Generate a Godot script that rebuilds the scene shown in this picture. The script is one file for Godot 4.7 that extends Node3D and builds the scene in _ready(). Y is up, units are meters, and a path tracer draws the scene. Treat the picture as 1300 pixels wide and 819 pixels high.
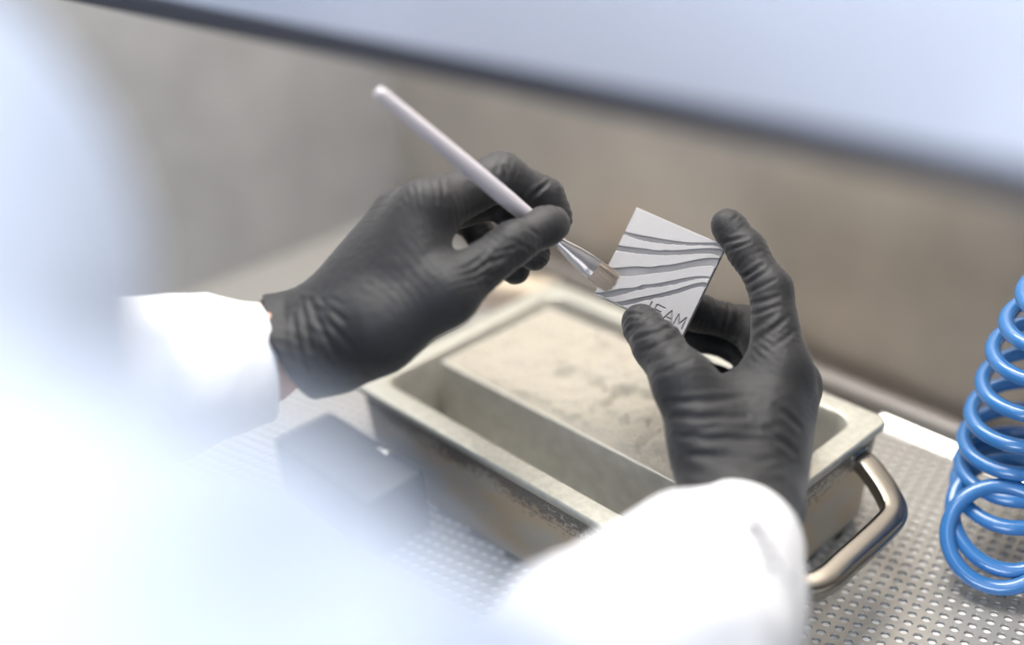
extends Node3D
# A laboratory worker seen over the right shoulder: gloved hands brush a small printed plate above a metal tray in a powder cabinet.

const FOCUS := 0.706
var mats := {}
var used := {}
var noise := FastNoiseLite.new()
var rng := RandomNumberGenerator.new()


func _ready():
	rng.seed = 7
	noise.seed = 11
	noise.noise_type = FastNoiseLite.TYPE_SIMPLEX
	noise.frequency = 1.0
	noise.fractal_octaves = 1
	var cam := Camera3D.new()
	cam.name = "camera"
	cam.position = Vector3(0.6105, 0.5141, 0.3962)
	cam.rotation_order = EULER_ORDER_YXZ
	cam.rotation_degrees = Vector3(-28.76, 47.88, -3.26)
	var at := CameraAttributesPhysical.new()
	at.frustum_focal_length = 44.58
	at.exposure_aperture = 1.4
	at.frustum_focus_distance = FOCUS
	at.frustum_near = 0.02
	at.frustum_far = 50.0
	at.exposure_multiplier = 1.0
	cam.attributes = at
	add_child(cam)
	cam.current = true
	var we := WorldEnvironment.new()
	we.name = "environment"
	var e := Environment.new()
	e.background_mode = Environment.BG_SKY
	var sky := Sky.new()
	var sm := ProceduralSkyMaterial.new()
	sm.sky_top_color = Color(0.62, 0.72, 0.9)
	sm.sky_horizon_color = Color(0.8, 0.86, 0.95)
	sm.ground_bottom_color = Color(0.3, 0.3, 0.3)
	sm.ground_horizon_color = Color(0.6, 0.62, 0.66)
	sm.sun_angle_max = 0.0
	sky.sky_material = sm
	e.sky = sky
	e.tonemap_mode = Environment.TONE_MAPPER_LINEAR
	e.tonemap_exposure = 1.0
	e.sdfgi_enabled = true
	e.ssao_enabled = true
	e.ssil_enabled = true
	we.environment = e
	add_child(we)
	# lights: a warm white panel in the cabinet, two cool white panels in the laboratory ceiling
	lamp_panel("cabinet_lamp", "long warm white light panel under the cabinet ceiling", Vector3(0.02, 0.742, -0.13), Vector2(0.66, 0.28), Color(1.0, 0.985, 0.965), 0.86)
	lamp_panel("ceiling_lamp", "cool white ceiling light panel to the right above the worker", Vector3(1.0, 1.69, 0.75), Vector2(1.2, 1.2), Color(0.88, 0.93, 1.0), 2.3)
	lamp_panel("ceiling_lamp", "cool white ceiling light panel left in front of the worker", Vector3(-0.85, 1.69, 0.15), Vector2(1.2, 1.2), Color(0.88, 0.93, 1.0), 2.3)
	lamp_panel("added_fill_panel", "added fill light panel on the wall behind the worker", Vector3(1.3, 0.55, 3.385), Vector2(1.9, 1.4), Color(0.89, 0.94, 1.0), 10.0, 90.0, "fill_light")  # added unseen fill light that brightens the sides facing the worker
	materials()
	build_room()
	build_cabinet()
	build_tray()
	build_powder_box()
	build_small_things()
	build_hose()
	build_plate()
	build_brush()
	build_person()


# ---------------------------------------------------------------- helpers
func numbered(called: String) -> String:
	var n: int = used.get(called, 0)
	used[called] = n + 1
	return called if n == 0 else "%s_%03d" % [called, n]


func thing(called: String, label: String, category: String, at := Vector3.ZERO, group := "") -> Node3D:
	var o := Node3D.new()
	o.name = numbered(called)
	o.position = at
	add_child(o)
	o.set_meta("label", label)
	o.set_meta("category", category)
	if group:
		o.set_meta("group", group)
	return o


func part(called: String, mesh: Mesh, m: Material, parent: Node = self, at := Vector3.ZERO) -> MeshInstance3D:
	var o := MeshInstance3D.new()
	o.name = numbered(called) if parent == self else called
	o.mesh = mesh
	o.material_override = m
	o.position = at
	o.cast_shadow = GeometryInstance3D.SHADOW_CASTING_SETTING_ON
	parent.add_child(o, true)
	return o


func tag(o: Node, label: String, category: String):
	o.set_meta("label", label)
	o.set_meta("category", category)
	return o


func struct(called: String, mesh: Mesh, m: Material, label: String, at := Vector3.ZERO) -> MeshInstance3D:
	var o := part(called, mesh, m, self, at)
	o.set_meta("kind", "structure")
	o.set_meta("label", label)
	return o


func lamp_panel(called: String, label: String, at: Vector3, size: Vector2, col: Color, energy: float, tilt := 0.0, category := "lamp"):
	var t := thing(called, label, category, at)
	t.rotation_degrees.x = tilt
	var em := StandardMaterial3D.new()
	em.albedo_color = Color(0.9, 0.9, 0.9)
	em.emission_enabled = true
	em.emission = col
	em.emission_energy_multiplier = 1.0
	part("diffuser", rbox(Vector3(size.x, 0.008, size.y), 0.002), em, t)
	var fm := StandardMaterial3D.new()
	fm.albedo_color = Color(0.85, 0.85, 0.86)
	fm.roughness = 0.5
	for s in [-1, 1]:
		part("frame", rbox(Vector3(size.x + 0.03, 0.012, 0.014), 0.002), fm, t, Vector3(0, 0.0, s * (size.y / 2 + 0.008)))
		part("frame", rbox(Vector3(0.014, 0.012, size.y), 0.002), fm, t, Vector3(s * (size.x / 2 + 0.008), 0.0, 0))
	var l := AreaLight3D.new()
	l.name = "light"
	l.area_size = size
	l.area_normalize_energy = true
	l.light_color = col
	l.light_energy = energy
	l.shadow_enabled = true
	l.set("area_range", 8.0)
	l.position = Vector3(0, -0.007, 0)
	l.rotation_degrees = Vector3(-90, 0, 0)
	t.add_child(l)


func std(col: Color, rough := 0.5, metal := 0.0) -> StandardMaterial3D:
	var m := StandardMaterial3D.new()
	m.albedo_color = col
	m.roughness = rough
	m.metallic = metal
	return m


func noise_tex(size: int, freq: float, a: Color, b: Color, octaves := 4, sd := 1, normal := 0.0) -> NoiseTexture2D:
	var t := NoiseTexture2D.new()
	t.width = size
	t.height = size
	t.seamless = true
	var n := FastNoiseLite.new()
	n.seed = sd
	n.noise_type = FastNoiseLite.TYPE_SIMPLEX_SMOOTH
	n.frequency = freq
	n.fractal_octaves = octaves
	t.noise = n
	if normal > 0.0:
		t.as_normal_map = true
		t.bump_strength = normal
	else:
		var g := Gradient.new()
		g.set_color(0, a)
		g.set_color(1, b)
		t.color_ramp = g
	return t


func triplanar(m: StandardMaterial3D, tex: Texture2D, s: float):
	m.albedo_texture = tex
	m.uv1_triplanar = true
	m.uv1_scale = Vector3.ONE * s


func mesh_from(v: PackedVector3Array, idx: PackedInt32Array, uv := PackedVector2Array(), nrm := PackedVector3Array()) -> ArrayMesh:
	var arr := []
	arr.resize(Mesh.ARRAY_MAX)
	arr[Mesh.ARRAY_VERTEX] = v
	arr[Mesh.ARRAY_NORMAL] = nrm if nrm.size() == v.size() else smooth_normals(v, idx)
	if uv.size() == v.size():
		arr[Mesh.ARRAY_TEX_UV] = uv
	arr[Mesh.ARRAY_INDEX] = idx
	var me := ArrayMesh.new()
	me.add_surface_from_arrays(Mesh.PRIMITIVE_TRIANGLES, arr)
	return me


func smooth_normals(v: PackedVector3Array, idx: PackedInt32Array) -> PackedVector3Array:
	var n := PackedVector3Array()
	n.resize(v.size())
	for i in range(0, idx.size(), 3):
		var a := idx[i]
		var b := idx[i + 1]
		var c := idx[i + 2]
		var fn := (v[c] - v[a]).cross(v[b] - v[a])
		n[a] += fn
		n[b] += fn
		n[c] += fn
	for i in n.size():
		n[i] = n[i].normalized() if n[i].length_squared() > 1e-24 else Vector3.UP
	return n


# rings of equal length joined to a skin; a ring given twice in a row makes a hard edge
class Loft:
	var v := PackedVector3Array()
	var uv := PackedVector2Array()
	var idx := PackedInt32Array()

	func skin(rings: Array, closed := true, flip := false):
		var n: int = rings[0].size()
		var base := v.size()
		var cols := n + 1 if closed else n
		for r in rings.size():
			var run := 0.0
			for k in cols:
				v.append(rings[r][k % n])
				uv.append(Vector2(float(k) / (cols - 1), float(r) / maxf(1.0, rings.size() - 1)))
		for r in rings.size() - 1:
			for k in cols - 1:
				var a := base + r * cols + k
				var b := a + 1
				var c := a + cols
				var d := c + 1
				if flip:
					idx.append_array([a, b, c, b, d, c])
				else:
					idx.append_array([a, c, b, b, c, d])

	func cap(ring: PackedVector3Array, flip := false):
		var base := v.size()
		var mid := Vector3.ZERO
		for p in ring:
			mid += p
		v.append(mid / ring.size())
		uv.append(Vector2(0.5, 0.5))
		for p in ring:
			v.append(p)
			uv.append(Vector2(0.5, 0.5))
		for k in ring.size():
			var a := base + 1 + k
			var b := base + 1 + (k + 1) % ring.size()
			if flip:
				idx.append_array([base, b, a])
			else:
				idx.append_array([base, a, b])


func finish(l: Loft, with_uv := true) -> ArrayMesh:
	# weld the seam columns for smooth shading: normals are summed over equal places of one skin
	var n := smooth_normals(l.v, l.idx)
	var sums := {}
	for i in l.v.size():
		var key := (l.v[i] * 20000.0).round()
		if sums.has(key):
			if sums[key].dot(n[i]) > 0.6:
				sums[key] = (sums[key] + n[i]).normalized()
		else:
			sums[key] = n[i]
	for i in l.v.size():
		var key := (l.v[i] * 20000.0).round()
		if sums[key].dot(n[i]) > 0.6:
			n[i] = sums[key]
	return mesh_from(l.v, l.idx, l.uv if with_uv else PackedVector2Array(), n)


func rr_ring(hx: float, hz: float, r: float, y: float, seg := 4, cx := 0.0, cz := 0.0) -> PackedVector3Array:
	var out := PackedVector3Array()
	r = minf(r, minf(hx, hz))
	for c in 4:
		var sx: float = [1, -1, -1, 1][c]
		var sz: float = [1, 1, -1, -1][c]
		for k in seg + 1:
			var a := PI / 2 * (c + float(k) / seg)
			out.append(Vector3(cx + sx * (hx - r) + r * cos(a), y, cz + sz * (hz - r) + r * sin(a)))
	return out


func rbox(size: Vector3, bevel := 0.002, seg := 3) -> ArrayMesh:
	var l := Loft.new()
	var h := size / 2
	var b := minf(bevel, minf(h.x, minf(h.y, h.z)) * 0.98)
	var rings := []
	for k in seg + 1:
		var a := PI / 2 * float(k) / seg
		var ins := b * (1 - sin(a))
		rings.append(rr_ring(h.x - ins, h.z - ins, b, -h.y + b * (1 - cos(a)), seg))
	for k in seg + 1:
		var a := PI / 2 * float(k) / seg
		var ins := b * (1 - cos(a))
		rings.append(rr_ring(h.x - ins, h.z - ins, b, h.y - b * (1 - sin(a)), seg))
	l.skin(rings)
	l.cap(rings[0])
	l.cap(rings[rings.size() - 1], true)
	return finish(l, false)


# a tube swept along a path; radii per point, section flattened by flat (1 = round) across the frame's side axis
func frames(path: PackedVector3Array, up := Vector3.UP) -> Array:
	var out := []
	var last := up
	for i in path.size():
		var t := (path[mini(i + 1, path.size() - 1)] - path[maxi(i - 1, 0)]).normalized()
		var side := (last - t * last.dot(t))
		if side.length() < 1e-5:
			side = t.cross(Vector3(0.31, 0.52, 0.79))
		side = side.normalized()
		last = side
		out.append([t, side, t.cross(side).normalized()])
	return out


func tube_rings(path: PackedVector3Array, radii: PackedFloat32Array, seg := 16, up := Vector3.UP, flat := 1.0) -> Array:
	var fr := frames(path, up)
	var rings := []
	for i in path.size():
		var ring := PackedVector3Array()
		for k in seg:
			var a := TAU * k / seg
			ring.append(path[i] + fr[i][1] * (cos(a) * radii[i]) + fr[i][2] * (sin(a) * radii[i] * flat))
		rings.append(ring)
	return rings


func tube(path: PackedVector3Array, radii: PackedFloat32Array, seg := 16, up := Vector3.UP, flat := 1.0) -> ArrayMesh:
	var l := Loft.new()
	var rings := tube_rings(path, radii, seg, up, flat)
	l.skin(rings)
	l.cap(rings[0])
	l.cap(rings[rings.size() - 1], true)
	return finish(l)


func lathe(prof: Array, a: Vector3, b: Vector3, seg := 24) -> ArrayMesh:
	# prof: [share of the way from a to b, radius]
	var path := PackedVector3Array()
	var radii := PackedFloat32Array()
	var axis := (b - a).normalized()
	var side := axis.cross(Vector3(0.2, 0.9, 0.3)).normalized()
	var up := axis.cross(side)
	var rings := []
	for p in prof:
		var ring := PackedVector3Array()
		for k in seg:
			var an := TAU * k / seg
			ring.append(a.lerp(b, p[0]) + side * cos(an) * p[1] + up * sin(an) * p[1])
		rings.append(ring)
	var l := Loft.new()
	l.skin(rings)
	l.cap(rings[0])
	l.cap(rings[rings.size() - 1], true)
	return finish(l)


func spline(pts: Array, per: int) -> PackedVector3Array:
	var out := PackedVector3Array()
	for i in pts.size() - 1:
		var p0: Vector3 = pts[maxi(i - 1, 0)]
		var p1: Vector3 = pts[i]
		var p2: Vector3 = pts[i + 1]
		var p3: Vector3 = pts[mini(i + 2, pts.size() - 1)]
		for k in per:
			out.append(p1.cubic_interpolate(p2, p0, p3, float(k) / per))
	out.append(pts[pts.size() - 1])
	return out


func spline1(vals: Array, per: int) -> PackedFloat32Array:
	var out := PackedFloat32Array()
	for i in vals.size() - 1:
		for k in per:
			out.append(lerpf(vals[i], vals[i + 1], smoothstep(0, 1, float(k) / per)))
	out.append(vals[vals.size() - 1])
	return out


# ---------------------------------------------------------------- a body as a smooth union of tapered bones, meshed by surface nets
class Body:
	var ax := PackedFloat32Array()
	var ay := PackedFloat32Array()
	var az := PackedFloat32Array()
	var dx := PackedFloat32Array()
	var dy := PackedFloat32Array()
	var dz := PackedFloat32Array()
	var il := PackedFloat32Array()
	var ra := PackedFloat32Array()
	var rd := PackedFloat32Array()
	var grp := PackedInt32Array()
	var k_in := 0.006
	var k_palm := 0.012
	var k_join := 0.009
	var cuts := []  # [point, normal]: what lies behind the plane is cut away

	func bone(a: Vector3, b: Vector3, r0: float, r1: float, g := 0):
		ax.append(a.x)
		ay.append(a.y)
		az.append(a.z)
		var d := b - a
		dx.append(d.x)
		dy.append(d.y)
		dz.append(d.z)
		il.append(1.0 / maxf(d.length_squared(), 1e-12))
		ra.append(r0)
		rd.append(r1 - r0)
		grp.append(g)

	func chain(pts: Array, radii: Array, g: int):
		for i in pts.size() - 1:
			bone(pts[i], pts[i + 1], radii[i], radii[i + 1], g)

	func one(i: int, x: float, y: float, z: float) -> float:
		var px := x - ax[i]
		var py := y - ay[i]
		var pz := z - az[i]
		var t := clampf((px * dx[i] + py * dy[i] + pz * dz[i]) * il[i], 0.0, 1.0)
		px -= dx[i] * t
		py -= dy[i] * t
		pz -= dz[i] * t
		return sqrt(px * px + py * py + pz * pz) - ra[i] - rd[i] * t

	func field(list: PackedInt32Array, x: float, y: float, z: float) -> float:
		var palm := 1e3
		var best := 1e3
		var cur := 1e3
		var cg := 0
		for i in list:
			var d := one(i, x, y, z)
			var g := grp[i]
			if g == 0:
				var h := maxf(k_palm - absf(palm - d), 0.0) / k_palm
				palm = minf(palm, d) - h * h * k_palm * 0.25
				continue
			if g != cg:
				if cg != 0:
					var h2 := maxf(k_join - absf(palm - cur), 0.0) / k_join
					best = minf(best, minf(palm, cur) - h2 * h2 * k_join * 0.25)
				cg = g
				cur = d
				continue
			var h3 := maxf(k_in - absf(cur - d), 0.0) / k_in
			cur = minf(cur, d) - h3 * h3 * k_in * 0.25
		if cg != 0:
			var h4 := maxf(k_join - absf(palm - cur), 0.0) / k_join
			best = minf(best, minf(palm, cur) - h4 * h4 * k_join * 0.25)
		best = minf(best, palm)
		for c in cuts:
			best = maxf(best, -((x - c[0].x) * c[1].x + (y - c[0].y) * c[1].y + (z - c[0].z) * c[1].z))
		return best

	func surface(cell: float) -> Array:
		var lo := Vector3.ONE * 1e3
		var hi := -lo
		for i in ax.size():
			var a := Vector3(ax[i], ay[i], az[i])
			var b := a + Vector3(dx[i], dy[i], dz[i])
			var r := Vector3.ONE * (maxf(ra[i], ra[i] + rd[i]) + cell * 3)
			lo = lo.min(a - r).min(b - r)
			hi = hi.max(a + r).max(b + r)
		var B := 6
		var nx := int(ceil((hi.x - lo.x) / cell / B)) * B + 1
		var ny := int(ceil((hi.y - lo.y) / cell / B)) * B + 1
		var nz := int(ceil((hi.z - lo.z) / cell / B)) * B + 1
		var f := PackedFloat32Array()
		f.resize(nx * ny * nz)
		f.fill(1e6)
		var all := PackedInt32Array(range(ax.size()))
		var blocks := []
		var diag := cell * B * 0.87
		for bz in range(0, nz - 1, B):
			for by in range(0, ny - 1, B):
				for bx in range(0, nx - 1, B):
					var c := lo + Vector3(bx + B * 0.5, by + B * 0.5, bz + B * 0.5) * cell
					var m := 1e3
					var ds := PackedFloat32Array()
					for i in all:
						var d := one(i, c.x, c.y, c.z)
						ds.append(d)
						m = minf(m, d)
					var fc := field(all, c.x, c.y, c.z)
					if absf(fc) > diag * 1.15 + 0.002:
						continue
					var near := PackedInt32Array()
					for i in all:
						if ds[i] < m + diag * 2.0 + k_palm:
							near.append(i)
					blocks.append(Vector3i(bx, by, bz))
					for z in range(bz, bz + B + 1):
						for y in range(by, by + B + 1):
							var row := (z * ny + y) * nx
							for x in range(bx, bx + B + 1):
								if f[row + x] > 1e5:
									f[row + x] = field(near, lo.x + x * cell, lo.y + y * cell, lo.z + z * cell)
		var at := PackedInt32Array()
		at.resize(nx * ny * nz)
		at.fill(-1)
		var v := PackedVector3Array()
		var sx := 1
		var sy := nx
		var sz := nx * ny
		var corner := [0, sx, sy, sx + sy, sz, sx + sz, sy + sz, sx + sy + sz]
		var off := [Vector3(0, 0, 0), Vector3(1, 0, 0), Vector3(0, 1, 0), Vector3(1, 1, 0), Vector3(0, 0, 1), Vector3(1, 0, 1), Vector3(0, 1, 1), Vector3(1, 1, 1)]
		var edges := [[0, 1], [2, 3], [4, 5], [6, 7], [0, 2], [1, 3], [4, 6], [5, 7], [0, 4], [1, 5], [2, 6], [3, 7]]
		for b in blocks:
			for z in range(b.z, b.z + B):
				for y in range(b.y, b.y + B):
					for x in range(b.x, b.x + B):
						var o: int = (z * ny + y) * nx + x
						var neg := 0
						for k in 8:
							if f[o + corner[k]] < 0.0:
								neg += 1
						if neg == 0 or neg == 8:
							continue
						var s := Vector3.ZERO
						var n := 0
						for ed in edges:
							var fa := f[o + corner[ed[0]]]
							var fb := f[o + corner[ed[1]]]
							if (fa < 0.0) != (fb < 0.0):
								s += off[ed[0]].lerp(off[ed[1]], fa / (fa - fb))
								n += 1
						at[o] = v.size()
						v.append(lo + (Vector3(x, y, z) + s / n) * cell)
		var idx := PackedInt32Array()
		var step := [sx, sy, sz]
		for b in blocks:
			for z in range(b.z, b.z + B):
				for y in range(b.y, b.y + B):
					for x in range(b.x, b.x + B):
						var o: int = (z * ny + y) * nx + x
						var inside := f[o] < 0.0
						for k in 3:
							if (f[o + step[k]] < 0.0) == inside or f[o + step[k]] > 1e5:
								continue
							var u: int = step[(k + 1) % 3]
							var w: int = step[(k + 2) % 3]
							if o - u - w < 0:
								continue
							var q := [at[o - u - w], at[o - w], at[o], at[o - u]]
							if q.min() < 0:
								continue
							if inside:
								idx.append_array([q[0], q[2], q[1], q[0], q[3], q[2]])
							else:
								idx.append_array([q[0], q[1], q[2], q[0], q[2], q[3]])
		return [v, idx]


func relax(v: PackedVector3Array, idx: PackedInt32Array, share: float) -> PackedVector3Array:
	var s := PackedVector3Array()
	s.resize(v.size())
	var n := PackedInt32Array()
	n.resize(v.size())
	for i in range(0, idx.size(), 3):
		for k in 3:
			var a := idx[i + k]
			s[a] += v[idx[i + (k + 1) % 3]] + v[idx[i + (k + 2) % 3]]
			n[a] += 2
	for i in v.size():
		if n[i] > 0:
			s[i] = v[i].lerp(s[i] / n[i], share)
		else:
			s[i] = v[i]
	return s


# folds: [centre, axis across the folds, reach, amplitude, folds per metre, warp]
# creases: [from, to, half width, depth], grooves pressed in along the direction press, with a swollen lip on either side
func wrinkle(v: PackedVector3Array, idx: PackedInt32Array, folds: Array, fine := 0.00012, creases := [], press := Vector3.DOWN) -> PackedVector3Array:
	var n := smooth_normals(v, idx)
	var out := v.duplicate()
	for i in v.size():
		var p := v[i]
		var d := noise.get_noise_3d(p.x * 160, p.y * 160, p.z * 160) * fine
		for f in folds:
			var q: Vector3 = p - f[0]
			var l2: float = q.length_squared() / (f[2] * f[2])
			if l2 > 5.0:
				continue
			var ph: float = q.dot(f[1]) * f[4] + noise.get_noise_3d(p.x * 20 + f[5], p.y * 20, p.z * 20) * 0.9
			var tri: float = absf(fposmod(ph, 1.0) - 0.5) * 2.0
			var gate: float = 0.55 + 0.75 * noise.get_noise_3d(p.x * 28 + 9.0 + f[5], p.y * 28, p.z * 28)
			d -= f[3] * 1.5 * exp(-l2 * 1.1) * (1.0 - smoothstep(0.0, 0.8, tri)) * clampf(gate, 0.0, 1.2)
		for c in creases:
			var ab: Vector3 = c[1] - c[0]
			var ap: Vector3 = p - c[0]
			if absf(ap.dot(press)) > 0.016:
				continue
			ap -= press * ap.dot(press)
			ab -= press * ab.dot(press)
			var tt := clampf(ap.dot(ab) / ab.length_squared(), 0.0, 1.0)
			var q: float = (ap - ab * tt).length() / c[2]
			if q < 4.0 and n[i].dot(press) < 0.1:
				d += c[3] * (0.55 * exp(-(q - 1.9) * (q - 1.9) * 1.3) - exp(-q * q)) * (0.35 + 0.65 * sin(PI * clampf(tt, 0.06, 0.94)))
		out[i] = p + n[i] * d
	return out


# ---------------------------------------------------------------- materials
func materials():
	var steel := std(Color(1, 1, 1), 0.5, 0.5)
	triplanar(steel, noise_tex(512, 0.012, Color(0.58, 0.58, 0.58), Color(0.64, 0.64, 0.64), 3, 3), 1.6)
	mats.steel = steel
	var warm := std(Color(1, 1, 1), 0.40, 0.85)
	triplanar(warm, noise_tex(512, 0.010, Color(0.70, 0.675, 0.64), Color(0.77, 0.74, 0.70), 3, 5), 1.6)
	mats.wall_steel = warm
	mats.perforated = std(Color(0.65, 0.64, 0.62), 0.4, 0.45)
	mats.hole_white = std(Color(0.90, 0.895, 0.885), 0.9)  # white of the mat added below the holes
	mats.rail = std(Color(0.47, 0.455, 0.44), 0.5, 0.4)
	mats.polished = std(Color(0.86, 0.86, 0.84), 0.16, 1.0)
	var alu := std(Color(1, 1, 1), 0.42, 0.55)
	triplanar(alu, noise_tex(512, 0.03, Color(0.68, 0.68, 0.65), Color(0.77, 0.77, 0.735), 4, 8), 9.0)
	mats.rim = alu
	mats.handle = std(Color(0.56, 0.55, 0.53), 0.17, 1.0)
	var box := std(Color(1, 1, 1), 0.45, 0.3)
	triplanar(box, noise_tex(512, 0.02, Color(0.71, 0.705, 0.675), Color(0.80, 0.79, 0.755), 4, 9), 7.0)
	mats.box = box
	var powder := std(Color(1, 1, 1), 0.95)
	triplanar(powder, noise_tex(512, 0.05, Color(0.59, 0.57, 0.525), Color(0.69, 0.665, 0.62), 5, 14), 14.0)
	powder.normal_enabled = true
	powder.normal_texture = noise_tex(512, 0.12, Color.BLACK, Color.WHITE, 3, 15, 6.0)
	powder.normal_scale = 0.5
	mats.powder = powder
	var coat := std(Color(1, 1, 1), 0.85)
	triplanar(coat, noise_tex(256, 0.02, Color(0.90, 0.90, 0.91), Color(0.94, 0.94, 0.945), 3, 21), 10.0)
	coat.rim_enabled = true
	coat.rim = 0.3
	mats.coat = coat
	var glove := std(Color(1, 1, 1), 0.56)
	glove.metallic_specular = 0.4
	triplanar(glove, noise_tex(512, 0.03, Color(0.110, 0.112, 0.123), Color(0.136, 0.138, 0.150), 5, 31), 16.0)
	glove.normal_enabled = true
	glove.normal_texture = noise_tex(512, 0.09, Color.BLACK, Color.WHITE, 3, 33, 5.0)
	glove.normal_scale = 0.18
	glove.rim_enabled = true
	glove.rim = 0.25
	mats.glove = glove
	var skin := std(Color(0.82, 0.63, 0.55), 0.5)
	skin.subsurf_scatter_enabled = true
	skin.subsurf_scatter_strength = 0.2
	mats.skin = skin
	var plate := std(Color(1, 1, 1), 0.62, 0.25)
	triplanar(plate, noise_tex(512, 0.16, Color(0.49, 0.49, 0.50), Color(0.68, 0.68, 0.69), 3, 41), 40.0)
	plate.normal_enabled = true
	plate.normal_texture = noise_tex(512, 0.2, Color.BLACK, Color.WHITE, 2, 43, 5.0)
	plate.normal_scale = 0.8
	mats.plate = plate
	var hose := std(Color(0.20, 0.46, 0.72), 0.22)
	hose.clearcoat_enabled = true
	hose.clearcoat = 0.5
	hose.clearcoat_roughness = 0.15
	mats.hose = hose
	hose.albedo_color = Color(0.20, 0.43, 0.66)
	mats.sash = std(Color(0.90, 0.90, 0.925), 0.25, 0.3)
	mats.seal = std(Color(0.27, 0.265, 0.28), 0.5)
	mats.white_wall = std(Color(0.82, 0.83, 0.85), 0.8)
	mats.floor_grey = std(Color(0.5, 0.52, 0.55), 0.5)
	mats.black_plastic = std(Color(0.09, 0.10, 0.13), 0.4)
	mats.brush_handle = std(Color(0.72, 0.705, 0.73), 0.35)
	mats.brass = std(Color(0.80, 0.80, 0.82), 0.2, 1.0)
	mats.bristle = std(Color(0.76, 0.70, 0.645), 0.6)
	mats.cloth_dark = std(Color(0.16, 0.18, 0.24), 0.9)
	mats.hair = std(Color(0.14, 0.10, 0.08), 0.6)
	mats.ink = std(Color(0.16, 0.15, 0.27), 0.8)
	mats.wood = std(Color(0.78, 0.72, 0.64), 0.5)
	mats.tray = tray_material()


func tray_material() -> StandardMaterial3D:
	# bare steel with tan staining and a ragged dark scuffed strip below the rim
	var w := 1024
	var h := 256
	var im := Image.create(w, h, false, Image.FORMAT_RGB8)
	for y in h:
		for x in w:
			var u := float(x) / w
			var vv := float(y) / h
			var n1 := noise.get_noise_2d(u * 9.0, vv * 3.0)
			var n2 := noise.get_noise_2d(u * 60.0 + 5.0, vv * 18.0)
			var n3 := noise.get_noise_2d(u * 240.0, vv * 60.0 + 9.0)
			var c := Color(0.71, 0.685, 0.635).lerp(Color(0.73, 0.665, 0.57), clampf(0.5 + n1 * 0.8 + n2 * 0.25, 0, 1))
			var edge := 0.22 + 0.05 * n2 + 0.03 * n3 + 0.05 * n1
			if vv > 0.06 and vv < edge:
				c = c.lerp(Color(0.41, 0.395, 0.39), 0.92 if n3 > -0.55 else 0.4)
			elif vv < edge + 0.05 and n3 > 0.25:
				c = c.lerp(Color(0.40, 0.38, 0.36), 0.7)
			c = c.lightened(0.03 * n3) if n3 > 0 else c.darkened(-0.05 * n3)
			im.set_pixel(x, y, c)
	var m := std(Color(1, 1, 1), 0.46, 0.45)
	m.albedo_texture = ImageTexture.create_from_image(im)
	return m


# ---------------------------------------------------------------- the laboratory and the cabinet
func build_room():
	var wm: Material = mats.white_wall
	struct("floor", rbox(Vector3(5.2, 0.1, 4.6), 0.01), mats.floor_grey, "grey laboratory floor below the cabinet", Vector3(0.2, -0.95, 1.2))
	struct("ceiling", rbox(Vector3(5.2, 0.1, 4.6), 0.01), wm, "white laboratory ceiling above the worker", Vector3(0.2, 1.75, 1.2))
	struct("wall_back", rbox(Vector3(5.2, 2.6, 0.1), 0.01), wm, "white laboratory wall behind the cabinet", Vector3(0.2, 0.4, -1.05))
	struct("wall_front", rbox(Vector3(5.2, 2.6, 0.1), 0.01), wm, "white laboratory wall behind the worker", Vector3(0.2, 0.4, 3.45))
	struct("wall_left", rbox(Vector3(0.1, 2.6, 4.6), 0.01), wm, "white laboratory side wall on the left", Vector3(-2.35, 0.4, 1.2))
	struct("wall_right", rbox(Vector3(0.1, 2.6, 4.6), 0.01), wm, "white laboratory side wall on the right", Vector3(2.75, 0.4, 1.2))


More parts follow.
